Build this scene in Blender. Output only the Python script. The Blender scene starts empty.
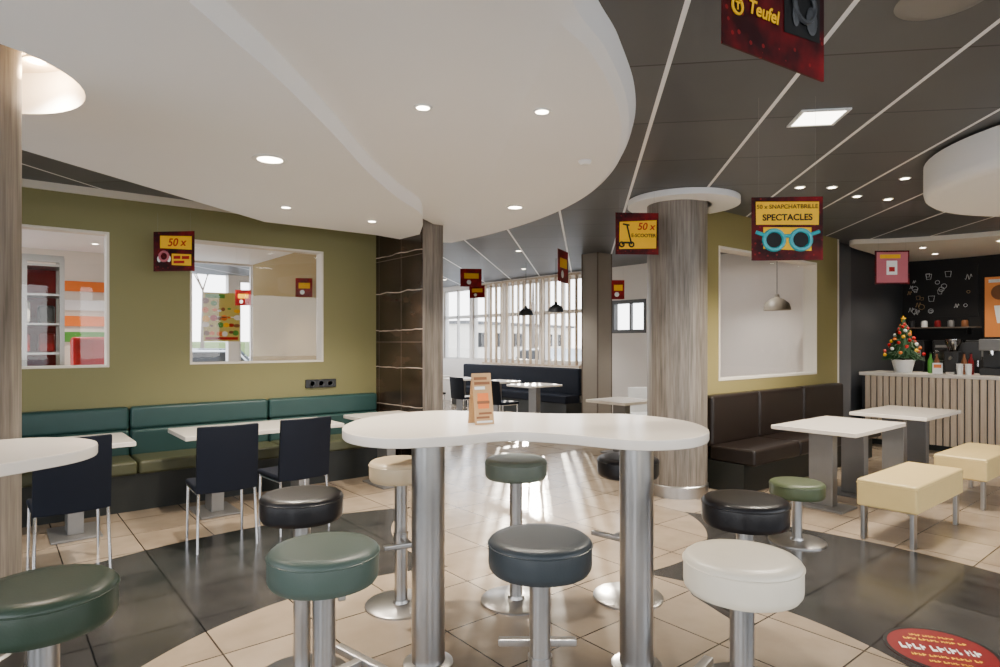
import bpy, bmesh, math, random
from mathutils import Vector, Matrix
random.seed(7)
S=bpy.context.scene; COL=S.collection
HC=1.55; F=625.0; HOR=342.0; SN,CS=0.774,0.633
CAMROT=-math.atan2(CS,SN)
R=math.radians
LK=7.4
def W(lat,D,z=0.0): return Vector((CS*D+SN*lat, SN*D-CS*lat, z))
def PD(px,D,z=0.0): return W((px-500)/F*D,D,z)
def P(px,py,z):
    D=F*(HC-z)/(py-HOR); return PD(px,D,z)

# ---------------------------------------------------------------- materials
def newmat(name):
    m=bpy.data.materials.new(name); m.use_nodes=True
    nt=m.node_tree; return m,nt,nt.nodes['Principled BSDF']
def mth(nt,op,a,b=None,c=None):
    n=nt.nodes.new('ShaderNodeMath'); n.operation=op
    for i,v in enumerate((a,b,c)):
        if v is None: continue
        if isinstance(v,(int,float)): n.inputs[i].default_value=v
        else: nt.links.new(v,n.inputs[i])
    return n.outputs[0]
def mixc(nt,f,a,b):
    n=nt.nodes.new('ShaderNodeMix'); n.data_type='RGBA'
    if isinstance(f,(int,float)): n.inputs[0].default_value=f
    else: nt.links.new(f,n.inputs[0])
    for i,v in ((6,a),(7,b)):
        if isinstance(v,tuple): n.inputs[i].default_value=(v[0],v[1],v[2],1)
        else: nt.links.new(v,n.inputs[i])
    return n.outputs[2]
def coords(nt):
    t=nt.nodes.new('ShaderNodeTexCoord'); s=nt.nodes.new('ShaderNodeSeparateXYZ')
    nt.links.new(t.outputs['Object'],s.inputs[0]); return t.outputs['Object'],s.outputs
def noise(nt,vec,scale,detail=3,stretch=None):
    if stretch:
        mp=nt.nodes.new('ShaderNodeMapping'); mp.inputs['Scale'].default_value=stretch
        nt.links.new(vec,mp.inputs['Vector']); vec=mp.outputs[0]
    n=nt.nodes.new('ShaderNodeTexNoise'); n.inputs['Scale'].default_value=scale; n.inputs['Detail'].default_value=detail
    nt.links.new(vec,n.inputs['Vector']); return n.outputs['Fac']
def line(nt,c,sp,off,w):
    v=mth(nt,'FRACT',mth(nt,'DIVIDE',mth(nt,'ADD',c,off),sp))
    v=mth(nt,'ABSOLUTE',mth(nt,'SUBTRACT',v,0.5))
    return mth(nt,'GREATER_THAN',v,0.5-w/2/sp)
def M(name,c,r=0.5,m=0.0,var=0.06,scale=12,bump=0.0,spec=0.5):
    mat,nt,b=newmat(name); vec,_=coords(nt)
    f=noise(nt,vec,scale)
    nt.links.new(mixc(nt,f,tuple(max(0,x*(1-var)) for x in c),tuple(min(1,x*(1+var)) for x in c)),b.inputs['Base Color'])
    b.inputs['Roughness'].default_value=r; b.inputs['Metallic'].default_value=m
    b.inputs['Specular IOR Level'].default_value=spec
    if bump>0:
        bp=nt.nodes.new('ShaderNodeBump'); bp.inputs['Strength'].default_value=bump; bp.inputs['Distance'].default_value=0.004
        nt.links.new(noise(nt,vec,scale*12,2),bp.inputs['Height']); nt.links.new(bp.outputs[0],b.inputs['Normal'])
    return mat
def EM(name,c,st):
    mat,nt,b=newmat(name)
    b.inputs['Base Color'].default_value=(c[0],c[1],c[2],1)
    b.inputs['Emission Color'].default_value=(c[0],c[1],c[2],1); b.inputs['Emission Strength'].default_value=st
    return mat
def clampit(nt,v):
    n=nt.nodes.new('ShaderNodeClamp'); nt.links.new(v,n.inputs[0]); return n.outputs[0]
def wood(name,c1,c2,r=0.45,st=(9,9,0.5)):
    mat,nt,b=newmat(name); vec,_=coords(nt)
    f=noise(nt,vec,3.0,6,st); g=noise(nt,vec,9.0,3,st)
    f=clampit(nt,mth(nt,'MULTIPLY_ADD',mth(nt,'ADD',f,mth(nt,'MULTIPLY',g,0.6)),2.3,-1.35))
    nt.links.new(mixc(nt,f,c1,c2),b.inputs['Base Color']); b.inputs['Roughness'].default_value=r
    return mat
def glassmat(name,f=0.06,tint=(1,1,1)):
    m=bpy.data.materials.new(name); m.use_nodes=True; nt=m.node_tree; nt.nodes.clear()
    o=nt.nodes.new('ShaderNodeOutputMaterial'); x=nt.nodes.new('ShaderNodeMixShader')
    t=nt.nodes.new('ShaderNodeBsdfTransparent'); t.inputs[0].default_value=(*tint,1)
    g=nt.nodes.new('ShaderNodeBsdfGlossy'); g.inputs['Roughness'].default_value=0.02
    x.inputs[0].default_value=f
    nt.links.new(t.outputs[0],x.inputs[1]); nt.links.new(g.outputs[0],x.inputs[2]); nt.links.new(x.outputs[0],o.inputs[0]); return m
def floor_mat():
    mat,nt,b=newmat('floor_tiles'); vec,(x,y,z)=coords(nt)
    g=mth(nt,'MAXIMUM',line(nt,x,0.5,0.1,0.009),line(nt,y,0.5,0.23,0.009))
    def dist(c):
        dx=mth(nt,'SUBTRACT',x,c.x); dy=mth(nt,'SUBTRACT',y,c.y)
        return mth(nt,'SQRT',mth(nt,'ADD',mth(nt,'MULTIPLY',dx,dx),mth(nt,'MULTIPLY',dy,dy)))
    ring=mth(nt,'MULTIPLY',mth(nt,'GREATER_THAN',dist(W(0.12,2.48)),1.90),mth(nt,'LESS_THAN',dist(W(0.2,2.4)),3.62))
    ring=mth(nt,'MULTIPLY',ring,mth(nt,'GREATER_THAN',dist(W(0.40,5.4)),1.32))
    n1=noise(nt,vec,1.4,3); n2=noise(nt,vec,6,5)
    n=clampit(nt,mth(nt,'MULTIPLY_ADD',mth(nt,'ADD',mth(nt,'MULTIPLY',n1,1.2),mth(nt,'MULTIPLY',n2,0.8)),1.5,-1.0))
    wn=nt.nodes.new('ShaderNodeTexWhiteNoise'); wn.noise_dimensions='2D'
    cb=nt.nodes.new('ShaderNodeCombineXYZ')
    nt.links.new(mth(nt,'FLOOR',mth(nt,'DIVIDE',mth(nt,'ADD',x,0.1),0.5)),cb.inputs[0]); nt.links.new(mth(nt,'FLOOR',mth(nt,'DIVIDE',mth(nt,'ADD',y,0.23),0.5)),cb.inputs[1])
    nt.links.new(cb.outputs[0],wn.inputs['Vector'])
    n=clampit(nt,mth(nt,'ADD',mth(nt,'MULTIPLY',n,0.6),mth(nt,'MULTIPLY',wn.outputs['Value'],0.4)))
    cream=mixc(nt,n,(0.235,0.178,0.122),(0.410,0.327,0.240)); dark=mixc(nt,n,(0.016,0.016,0.016),(0.058,0.055,0.052))
    col=mixc(nt,ring,cream,dark)
    gc=mixc(nt,ring,(0.05,0.038,0.028),(0.006,0.006,0.006))
    nt.links.new(mixc(nt,g,col,gc),b.inputs['Base Color'])
    nt.links.new(mth(nt,'MULTIPLY_ADD',n2,0.12,0.13),b.inputs['Roughness'])
    return mat
def ceil_mat():
    mat,nt,b=newmat('ceiling_panels'); vec,(x,y,z)=coords(nt)
    a=R(43)
    u=mth(nt,'ADD',mth(nt,'MULTIPLY',x,math.cos(a)),mth(nt,'MULTIPLY',y,math.sin(a)))
    v=mth(nt,'ADD',mth(nt,'MULTIPLY',x,-math.sin(a)),mth(nt,'MULTIPLY',y,math.cos(a)))
    l1=line(nt,v,0.72,0.44,0.026); l2=line(nt,u,0.9,0.2,0.014)
    n=noise(nt,vec,2.0,4)
    wn=nt.nodes.new('ShaderNodeTexWhiteNoise'); wn.noise_dimensions='2D'; cb=nt.nodes.new('ShaderNodeCombineXYZ')
    nt.links.new(mth(nt,'FLOOR',mth(nt,'DIVIDE',mth(nt,'ADD',v,0.44),0.72)),cb.inputs[0]); nt.links.new(mth(nt,'FLOOR',mth(nt,'DIVIDE',mth(nt,'ADD',u,0.2),0.9)),cb.inputs[1]); nt.links.new(cb.outputs[0],wn.inputs['Vector'])
    n=mth(nt,'ADD',mth(nt,'MULTIPLY',n,0.5),mth(nt,'MULTIPLY',wn.outputs['Value'],0.5))
    col=mixc(nt,n,(0.052,0.055,0.059),(0.092,0.096,0.101))
    col=mixc(nt,l2,col,(0.006,0.006,0.006)); col=mixc(nt,l1,col,(0.88,0.87,0.86))
    nt.links.new(col,b.inputs['Base Color']); b.inputs['Roughness'].default_value=0.45; b.inputs['Specular IOR Level'].default_value=0.4
    return mat
def marble_mat():
    mat,nt,b=newmat('brown_stone_panel'); vec,(x,y,z)=coords(nt)
    n=noise(nt,vec,2.2,8,(1,1,2.5)); n=clampit(nt,mth(nt,'MULTIPLY_ADD',n,2.6,-0.8))
    col=mixc(nt,n,(0.014,0.0085,0.006),(0.055,0.034,0.022))
    w=mth(nt,'MULTIPLY',mth(nt,'SUBTRACT',noise(nt,vec,1.2,3),0.5),0.16)
    vein=mth(nt,'MULTIPLY',line(nt,mth(nt,'ADD',z,w),0.45,0.10,0.010),clampit(nt,mth(nt,'MULTIPLY_ADD',noise(nt,vec,3,2),2,-0.35)))
    col=mixc(nt,vein,col,(0.66,0.57,0.48))
    seam=mth(nt,'MAXIMUM',line(nt,y,0.54,0.0,0.006),line(nt,z,1.0,0.45,0.006))
    nt.links.new(mixc(nt,mth(nt,'MULTIPLY',seam,0.35),col,(0.36,0.31,0.27)),b.inputs['Base Color'])
    b.inputs['Roughness'].default_value=0.25; return mat
def bokeh_mat(name='poster_red_black',k=1.0):
    mat,nt,b=newmat(name); vec,_=coords(nt)
    n=clampit(nt,mth(nt,'MULTIPLY_ADD',noise(nt,vec,7,3),3.0,-1.2))
    col=mixc(nt,n,(0.020*k,0.0012,0.002),(0.19*min(k,2.0),0.003,0.006))
    v=nt.nodes.new('ShaderNodeTexVoronoi'); v.inputs['Scale'].default_value=26; nt.links.new(vec,v.inputs['Vector'])
    sp=mth(nt,'LESS_THAN',v.outputs['Distance'],0.16)
    nt.links.new(mixc(nt,mth(nt,'MULTIPLY',sp,0.3),col,(0.50,0.02,0.02)),b.inputs['Base Color'])
    b.inputs['Roughness'].default_value=0.5; b.inputs['Specular IOR Level'].default_value=0.15; return mat
def blind_mat():
    m=bpy.data.materials.new('roller_blind_cloth'); m.use_nodes=True; nt=m.node_tree; nt.nodes.clear()
    o=nt.nodes.new('ShaderNodeOutputMaterial'); x=nt.nodes.new('ShaderNodeMixShader'); x.inputs[0].default_value=0.24
    d=nt.nodes.new('ShaderNodeBsdfDiffuse'); t=nt.nodes.new('ShaderNodeBsdfTranslucent')
    vec,_=coords(nt); c=mixc(nt,noise(nt,vec,3),(0.72,0.66,0.61),(0.78,0.73,0.68))
    nt.links.new(c,d.inputs[0]); nt.links.new(c,t.inputs[0])
    nt.links.new(d.outputs[0],x.inputs[1]); nt.links.new(t.outputs[0],x.inputs[2]); nt.links.new(x.outputs[0],o.inputs[0]); return m

FLOOR=floor_mat(); CEIL=ceil_mat(); MARBLE=marble_mat(); BOKEH=bokeh_mat(); BOKEHR=bokeh_mat('poster_red_brightened',6.0); BLIND=blind_mat()  # BOKEHR: red raised in the colour because the distant posters hang unlit
WHITE=M('white_plaster',(0.89,0.885,0.875),0.6,var=0.015,scale=2)
WALLW=M('warm_white_paint',(0.76,0.71,0.66),0.6,var=0.02,scale=2)
OLIVE=M('olive_paint',(0.212,0.195,0.085),0.6,var=0.03,scale=2,spec=0.3)
OLIVEG=M('golden_olive_paint',(0.245,0.205,0.080),0.6,var=0.03,scale=2,spec=0.3)
CREAMW=M('cream_paint',(0.70,0.64,0.54),0.6,var=0.03)
BEIGEW=M('tan_matt_paint',(0.34,0.255,0.125),0.9,var=0.03,spec=0.1)
GREYP=M('grey_wall_panel',(0.085,0.087,0.092),0.5)
DARKW=M('charcoal_paint',(0.036,0.038,0.042),0.5)
BLACKW=M('blackboard_paint',(0.009,0.008,0.008),0.55,spec=0.3)
WOOD=wood('grey_brown_wood',(0.100,0.084,0.067),(0.245,0.212,0.178))
WOODL=wood('slat_wood',(0.42,0.31,0.20),(0.58,0.46,0.33))
WOODC=wood('counter_slat_wood',(0.55,0.43,0.30),(0.70,0.57,0.42))
TAUPE=M('taupe_panel',(0.22,0.19,0.155),0.5,var=0.08,scale=4)
TOPM=M('cream_laminate',(0.75,0.685,0.605),0.20,var=0.02,scale=5)
STEEL=M('brushed_steel',(0.40,0.39,0.38),0.30,1.0,var=0.05,scale=30)
CHROME=M('chrome',(0.75,0.75,0.76),0.13,1.0,var=0.02)
GREYM=M('grey_powder_metal',(0.20,0.195,0.19),0.42,0.5)
BLACKP=M('black_plastic',(0.009,0.009,0.010),0.4)
TEAL=M('teal_leather',(0.020,0.060,0.055),0.38,bump=0.15,spec=0.4)
OLIVEL=M('olive_green_leather',(0.080,0.085,0.045),0.40,bump=0.15,spec=0.4)
NAVY=M('navy_fabric',(0.005,0.007,0.014),0.7,bump=0.2,spec=0.2)
BROWN=M('dark_brown_leather',(0.011,0.007,0.0055),0.40,bump=0.15,spec=0.35)
BEIGE=M('beige_leather',(0.60,0.45,0.19),0.42,bump=0.15)
SEATC={'cream':M('cream_leather',(0.64,0.575,0.46),0.36,bump=0.1),
 'black':M('black_leather',(0.006,0.0055,0.007),0.36,bump=0.1,spec=0.35),
 'slate':M('slate_leather',(0.026,0.033,0.038),0.38,bump=0.1,spec=0.35),
 'teal':M('sea_green_leather',(0.052,0.077,0.064),0.38,bump=0.1,spec=0.35),
 'sage':M('sage_leather',(0.100,0.122,0.098),0.38,bump=0.1,spec=0.4),
 'bottle':M('bottle_green_leather',(0.024,0.040,0.026),0.34,bump=0.1,spec=0.35),
 'moss':M('moss_leather',(0.055,0.072,0.034),0.36,bump=0.1,spec=0.4),
 'tan':M('tan_leather',(0.50,0.40,0.26),0.38,bump=0.1)}
PLINTH=M('dark_plinth',(0.008,0.010,0.008),0.5)
YEL=M('yellow_print',(0.85,0.46,0.004),0.5,spec=0.2); REDP=M('red_print',(0.36,0.004,0.007),0.5,spec=0.2); WHT=M('white_print',(0.80,0.80,0.78),0.4)
BLK=M('black_print',(0.008,0.008,0.008),0.5,spec=0.2); TEALP=M('turquoise_print',(0.01,0.33,0.38),0.35); PINK=M('pink_print',(0.48,0.13,0.16),0.5,spec=0.2)
STICK=M('sticker_dark_red',(0.17,0.004,0.006),0.45,spec=0.25)
KRAFT=M('kraft_card',(0.48,0.29,0.13),0.7); BRNP=M('brown_print',(0.20,0.07,0.02),0.6); GRNP=M('green_print',(0.06,0.26,0.03),0.5); ORNG=M('orange_print',(0.75,0.17,0.01),0.5)
LAMPE=EM('warm_lamp_glow',(1.0,0.88,0.70),25); PANELE=EM('panel_glow',(1.0,0.93,0.80),10); MENUE=EM('menu_glow',(0.50,0.16,0.03),0.3)
GLASS=glassmat('window_glass',0.02)
FRAME=M('dark_window_frame',(0.05,0.045,0.04),0.4); FRAMEL=M('pale_window_frame',(0.62,0.60,0.57),0.4)
PINE=M('pine_needles',(0.012,0.062,0.013),0.6); BARK=M('bark',(0.10,0.075,0.055),0.8)
ASPH=M('asphalt',(0.42,0.41,0.40),0.9); GRASS=M('grass',(0.16,0.22,0.08),0.9)
TAUPEL=M('taupe_lamp_shade',(0.20,0.165,0.125),0.5)
RED=M('red_gloss',(0.50,0.008,0.008),0.35); CARG=M('silver_car_paint',(0.45,0.47,0.48),0.25,0.4); CARD=M('dark_car_paint',(0.05,0.06,0.07),0.25,0.3)
CORD=M('clear_thread',(0.25,0.25,0.25),0.5)

# ---------------------------------------------------------------- helpers
class MB:
    def __init__(s): s.bm=bmesh.new(); s.bev=False
    def _merge(s,b,mat=None):
        if mat is not None: b.transform(mat)
        me=bpy.data.meshes.new('t'); b.to_mesh(me); b.free(); s.bm.from_mesh(me); bpy.data.meshes.remove(me); return s
    def box(s,x0,x1,y0,y1,z0,z1,bev=0.0,seg=2,mat=None):
        b=bmesh.new(); bmesh.ops.create_cube(b,size=1)
        for v in b.verts: v.co=Vector(((x0+x1)/2+v.co.x*(x1-x0),(y0+y1)/2+v.co.y*(y1-y0),(z0+z1)/2+v.co.z*(z1-z0)))
        if bev>0: bmesh.ops.bevel(b,geom=b.edges[:],offset=bev,segments=seg,profile=0.5,affect='EDGES'); s.bev=True
        return s._merge(b,mat)
    def lathe(s,prof,c=(0,0,0),n=40,mat=None):
        b=bmesh.new(); rings=[]
        for r,z in prof:
            if r<1e-5: rings.append([b.verts.new((c[0],c[1],c[2]+z))])
            else: rings.append([b.verts.new((c[0]+r*math.cos(2*math.pi*i/n),c[1]+r*math.sin(2*math.pi*i/n),c[2]+z)) for i in range(n)])
        for A,B in zip(rings,rings[1:]):
            for i in range(n):
                j=(i+1)%n
                if len(A)==1 and len(B)==1: continue
                if len(A)==1: b.faces.new((A[0],B[j],B[i]))
                elif len(B)==1: b.faces.new((A[i],A[j],B[0]))
                else: b.faces.new((A[i],A[j],B[j],B[i]))
        bmesh.ops.recalc_face_normals(b,faces=b.faces[:])
        return s._merge(b,mat)
    def cyl(s,x,y,z0,z1,r,r2=None,n=32,mat=None):
        r2=r if r2 is None else r2
        return s.lathe([(0,z0),(r,z0),(r2,z1),(0,z1)],(x,y,0),n,mat)
    def sphere(s,c,r,n=12,sc=(1,1,1)):
        b=bmesh.new(); bmesh.ops.create_uvsphere(b,u_segments=n,v_segments=max(6,n//2),radius=r)
        for v in b.verts: v.co=Vector((c[0]+v.co.x*sc[0],c[1]+v.co.y*sc[1],c[2]+v.co.z*sc[2]))
        return s._merge(b)
    def tube(s,pts,r,n=10,r2=None):
        pts=[Vector(p) for p in pts]; b=bmesh.new(); rings=[]; up=Vector((0,0,1)); prev=None
        for i,p in enumerate(pts):
            t=(pts[min(i+1,len(pts)-1)]-pts[max(i-1,0)]).normalized()
            a=prev if prev is not None else (up if abs(t.z)<0.9 else Vector((1,0,0)))
            a=(a-t*a.dot(t)).normalized(); c=t.cross(a); prev=a
            rr=r if r2 is None else r+(r2-r)*i/(len(pts)-1)
            rings.append([b.verts.new(p+a*rr*math.cos(2*math.pi*k/n)+c*rr*math.sin(2*math.pi*k/n)) for k in range(n)])
        for A,B in zip(rings,rings[1:]):
            for i in range(n): b.faces.new((A[i],A[(i+1)%n],B[(i+1)%n],B[i]))
        b.faces.new(rings[0][::-1]); b.faces.new(rings[-1])
        bmesh.ops.recalc_face_normals(b,faces=b.faces[:])
        return s._merge(b)
    def prism(s,pts,z0,z1,bev=0.0,mat=None,seg=2):
        b=bmesh.new(); vs=[b.verts.new((p[0],p[1],z0)) for p in pts]
        f=b.faces.new(vs); ex=bmesh.ops.extrude_face_region(b,geom=[f])
        for v in ex['geom']:
            if isinstance(v,bmesh.types.BMVert): v.co.z=z1
        bmesh.ops.recalc_face_normals(b,faces=b.faces[:])
        if bev>0:
            es=[e for e in b.edges if abs(e.verts[0].co.z-e.verts[1].co.z)<1e-6]
            bmesh.ops.bevel(b,geom=es,offset=bev,segments=seg,profile=0.5,affect='EDGES'); s.bev=True
        return s._merge(b,mat)
    def loft(s,rings):
        b=bmesh.new(); rs=[[b.verts.new(p) for p in r] for r in rings]; n=len(rs[0])
        for A,B in zip(rs,rs[1:]):
            for i in range(n): b.faces.new((A[i],A[(i+1)%n],B[(i+1)%n],B[i]))
        b.faces.new(rs[0]); b.faces.new(rs[-1]); bmesh.ops.recalc_face_normals(b,faces=b.faces[:])
        return s._merge(b)
    def build(s,name,mat,parent=None,label=None,ang=38):
        me=bpy.data.meshes.new(name); s.bm.to_mesh(me); s.bm.free()
        for p in me.polygons: p.use_smooth=True
        me.set_sharp_from_angle(angle=R(ang)); me.materials.append(mat)
        o=bpy.data.objects.new(name,me); COL.objects.link(o)
        if s.bev:
            md=o.modifiers.new('wn','WEIGHTED_NORMAL'); md.keep_sharp=True; md.weight=100
        if parent is not None: o.parent=parent
        if label: o['label']=label
        return o
def thing(name,label,cat,loc=(0,0,0),rz=0.0,group=None):
    o=bpy.data.objects.new(name,None); COL.objects.link(o); o.location=loc; o.rotation_euler=(0,0,rz); o.empty_display_size=0.1
    o['label']=label; o['category']=cat
    if group: o['group']=group
    return o
def tag(o,label,cat,group=None):
    o['label']=label; o['category']=cat
    if group: o['group']=group
    return o
def struct(o,label=None):
    o['kind']='structure'
    if label: o['label']=label
    return o
def smooth(pts,n=8):
    out=[];k=len(pts)
    for i in range(k):
        p0,p1,p2,p3=[Vector(pts[(i+j-1)%k]) for j in range(4)]
        for s in range(n):
            t=s/n
            out.append(0.5*((2*p1)+(p2-p0)*t+(2*p0-5*p1+4*p2-p3)*t*t+(3*p1-p0-3*p2+p3)*t**3))
    return out
def smooth_open(pts,n=8):
    out=[];k=len(pts)
    for i in range(k-1):
        p0,p1,p2,p3=[Vector(pts[min(max(i+j-1,0),k-1)]) for j in range(4)]
        for s in range(n):
            t=s/n
            out.append(0.5*((2*p1)+(p2-p0)*t+(2*p0-5*p1+4*p2-p3)*t*t+(3*p1-p0-3*p2+p3)*t**3))
    out.append(Vector(pts[-1])); return out
def slab(name,outer,holes,z0,z1,mat):
    c=bpy.data.curves.new('t','CURVE'); c.dimensions='2D'; c.fill_mode='BOTH'; c.extrude=(z1-z0)/2
    for pts in [outer]+holes:
        sp=c.splines.new('POLY'); sp.points.add(len(pts)-1); sp.use_cyclic_u=True
        for q,p in zip(sp.points,pts): q.co=(p[0],p[1],0,1)
    t=bpy.data.objects.new('t',c); COL.objects.link(t)
    me=bpy.data.meshes.new_from_object(t.evaluated_get(bpy.context.evaluated_depsgraph_get()))
    bpy.data.objects.remove(t); bpy.data.curves.remove(c)
    me.transform(Matrix.Translation((0,0,(z0+z1)/2))); me.materials.clear(); me.materials.append(mat); me.name=name
    o=bpy.data.objects.new(name,me); COL.objects.link(o); return o
def text(name,string,size,mat,parent,loc,ext=0.0006,align='CENTER',shear=0.0,rot=0.0,bold=0.0):
    c=bpy.data.curves.new('t','FONT'); c.body=string; c.size=size; c.align_x=align; c.align_y='CENTER'; c.extrude=ext; c.shear=shear; c.offset=bold
    t=bpy.data.objects.new('t',c); COL.objects.link(t)
    me=bpy.data.meshes.new_from_object(t.evaluated_get(bpy.context.evaluated_depsgraph_get()))
    bpy.data.objects.remove(t); bpy.data.curves.remove(c)
    me.transform(Matrix.Translation(loc)@Matrix.Rotation(R(90),4,'X')@Matrix.Rotation(rot,4,'Z'))
    me.materials.clear(); me.materials.append(mat)
    o=bpy.data.objects.new(name,me); COL.objects.link(o); o.parent=parent; return o
def wall(name,mat,axis,a0,a1,t0,t1,z0,z1,holes=()):
    A=sorted({a0,a1}|{h[0] for h in holes}|{h[1] for h in holes}); Z=sorted({z0,z1}|{h[2] for h in holes}|{h[3] for h in holes})
    b=MB()
    for i in range(len(A)-1):
        for j in range(len(Z)-1):
            ca,cz=(A[i]+A[i+1])/2,(Z[j]+Z[j+1])/2
            if any(h[0]<ca<h[1] and h[2]<cz<h[3] for h in holes): continue
            if axis=='x': b.box(A[i],A[i+1],t0,t1,Z[j],Z[j+1])
            else: b.box(t0,t1,A[i],A[i+1],Z[j],Z[j+1])
    return struct(b.build(name,mat))
def frame_rect(b,axis,a0,a1,t0,t1,z0,z1,w):
    for (x0,x1,q0,q1) in ((a0,a1,z0,z0+w),(a0,a1,z1-w,z1),(a0,a0+w,z0+w,z1-w),(a1-w,a1,z0+w,z1-w)):
        if axis=='x': b.box(x0,x1,t0,t1,q0,q1)
        else: b.box(t0,t1,x0,x1,q0,q1)

# ---------------------------------------------------------------- room shell
CZ=3.02
plan=[(-2.6,-2.6),(12.9,-2.6),(12.9,4.2),(9.7,4.2),(9.7,14.6),(-2.6,14.6)]
struct(MB().prism(plan,-0.12,0).build('floor',FLOOR))
struct(MB().prism(plan,CZ,CZ+0.1).build('ceiling',CEIL))
GY=7.1
WL=[(-0.6,0.90,1.31,2.61),(1.63,3.08,1.32,2.62)]
wall('wall_left',OLIVE,'x',-2.6,3.80,GY,GY+0.14,0,CZ,WL)
for i,(a,b_,c,d) in enumerate(WL):
    f=MB(); frame_rect(f,'x',a-0.005,b_+0.005,GY-0.006,GY+0.146,c-0.005,d+0.005,0.022)
    w=struct(f.build('window_%d'%(i+1),CREAMW))
    g=MB().box(a+0.017,b_-0.017,GY+0.06,GY+0.068,c+0.017,d-0.017).build('pane',GLASS,w)
t=MB(); t.box(-2.6,3.8,GY-0.03,GY,2.95,CZ); struct(t.build('trim_1',CREAMW))
struct(MB().box(3.80,4.07,6.02,GY+0.14,0,CZ).build('wall_pier',WOOD))
struct(MB().box(3.80,4.07,GY+0.14,11.9,0,CZ).build('wall_play_side',BEIGEW))
struct(MB().box(3.785,3.80,6.03,GY,0,CZ-0.02).build('trim_2',MARBLE))
struct(MB().box(-2.6,3.8,GY+0.14,11.9,2.985,CZ-0.002).build('ceiling_play_room',WHITE))
PY=3.85
wall('wall_right',OLIVEG,'x',5.75,9.36,PY,PY+0.16,0,CZ,[(6.30,8.70,1.12,2.62)])
f=MB(); frame_rect(f,'x',6.295,8.705,PY-0.006,PY+0.166,1.115,2.625,0.025); w=struct(f.build('window_3',CREAMW))
MB().box(6.32,8.68,PY+0.07,PY+0.078,1.14,2.60).build('pane',GLASS,w)
struct(MB().box(9.36,9.44,PY+0.01,PY+0.15,0,CZ).build('bright_gap_strip',CREAMW))  # cream colour stands in for the bright gap past the wall end
struct(MB().box(9.44,10.15,3.98,4.05,0,CZ).build('trim_3',GREYP))
struct(MB().box(9.44,12.6,4.05,4.2,0,CZ).build('wall_side',DARKW))
struct(MB().box(12.5,12.62,-2.6,4.05,0,CZ).build('wall_kitchen',BLACKW))
wall('wall_front',OLIVE,'x',-2.6,12.9,-2.75,-2.6,0,CZ,[(-2.0,1.0,0.8,2.8),(1.6,4.6,0.8,2.8),(5.2,8.2,0.8,2.8)])
wall('wall_entrance',OLIVE,'y',-2.6,7.1,-2.75,-2.6,0,CZ,[(-2.0,1.2,0.3,2.8),(1.8,5.0,0.3,2.8)])
WX=9.5
BL=[(4.25,6.3,0.85,2.8)]
SW=(7.3,8.15,1.72,2.36)
wins=[(8.95+i*1.3,8.95+i*1.3+1.2,1.1,2.93) for i in range(4)]
wall('wall_back',WALLW,'y',4.2,14.6,WX,WX+0.2,0,CZ,BL+[SW]+wins)
n=4
for a,b_,c,d in [SW]+wins:
    sm=b_-a<1
    f=MB(); frame_rect(f,'y',a,b_,WX+0.0 if sm else WX+0.05,WX+0.12,c,d,0.07 if sm else 0.05); f.box(WX+0.05,WX+0.12,(a+b_)/2-0.02,(a+b_)/2+0.02,c,d)
    if not sm: f.box(WX+0.05,WX+0.12,a,b_,2.16,2.24)  # transom bar added to break up the sun streaks on the floor
    w=struct(f.build('window_%d'%n,FRAME if sm else FRAMEL)); n+=1
    MB().box(WX+0.08,WX+0.088,a+0.05,b_-0.05,c+0.05,d-0.05).build('pane',GLASS,w)
a,b_,c,d=BL[0]
tb=thing('roller_blind','wide pale roller blind drawn down behind the taupe pendant lamp','blind',(WX+0.02,(a+b_)/2,0))
MB().box(-0.004,0.0,a-(a+b_)/2,b_-(a+b_)/2,c,d).build('cloth',BLIND,tb)
MB().box(-0.012,0.006,a-(a+b_)/2,b_-(a+b_)/2,c,c+0.03).build('bottom_bar',WHT,tb)
EW=[(4.3+i*1.3,5.5+i*1.3,0.9,2.93) for i in range(4)]
wall('wall_far',WALLW,'x',4.07,WX,14.4,14.6,0,CZ,EW)
for a,b_,c,d in EW:
    f=MB(); frame_rect(f,'x',a,b_,14.45,14.52,c,d,0.05); w=struct(f.build('window_%d'%n,FRAMEL)); n+=1
    MB().box(a+0.05,b_-0.05,14.48,14.488,c+0.05,d-0.05).build('pane',GLASS,w)
wall('wall_play_room',CREAMW,'x',-2.6,4.07,11.9,12.1,0,CZ,[(1.9,3.8,0.3,2.98)])
f=MB(); frame_rect(f,'x',1.9,3.8,11.93,12.0,0.3,2.98,0.03); w=struct(f.build('window_%d'%n,FRAMEL)); n+=1
MB().box(1.94,3.76,11.96,11.968,0.34,2.94).build('pane',GLASS,w)
# white soffits
def WV(pts): return [W(a,b) for a,b in pts]
COLC=W(-2.566,2.86); HC_=W(-2.50,2.82); HR=0.525
hole=[(HC_.x+HR*math.cos(2*math.pi*i/48),HC_.y+HR*math.sin(2*math.pi*i/48)) for i in range(48)]
AZ=2.77; k_=(AZ-HC)/1.27
def WA(a,b): return W(a*k_,b*k_)
right_edge=smooth_open([WA(a,b) for a,b in [(-1.32,-0.5),(-1.26,1.2),(-1.16,2.32),(-1.075,3.0),(-1.02,3.8),(-0.985,4.7),(-0.90,5.5),(-0.79,6.15),(-0.84,6.8)]],10)
offc=[W(-5,-0.5),W(-4.7,1.6),WA(-3.9,3.0),WA(-3.16,4.13),WA(-2.49,6.61),WA(-1.48,7.42),Vector((3.78,6.5,0)),Vector((3.78,6.06,0))]+right_edge[::-1]
struct(slab('trim_4',offc,[hole],AZ,2.92,WHITE),'white straight edged soffit')
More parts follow.
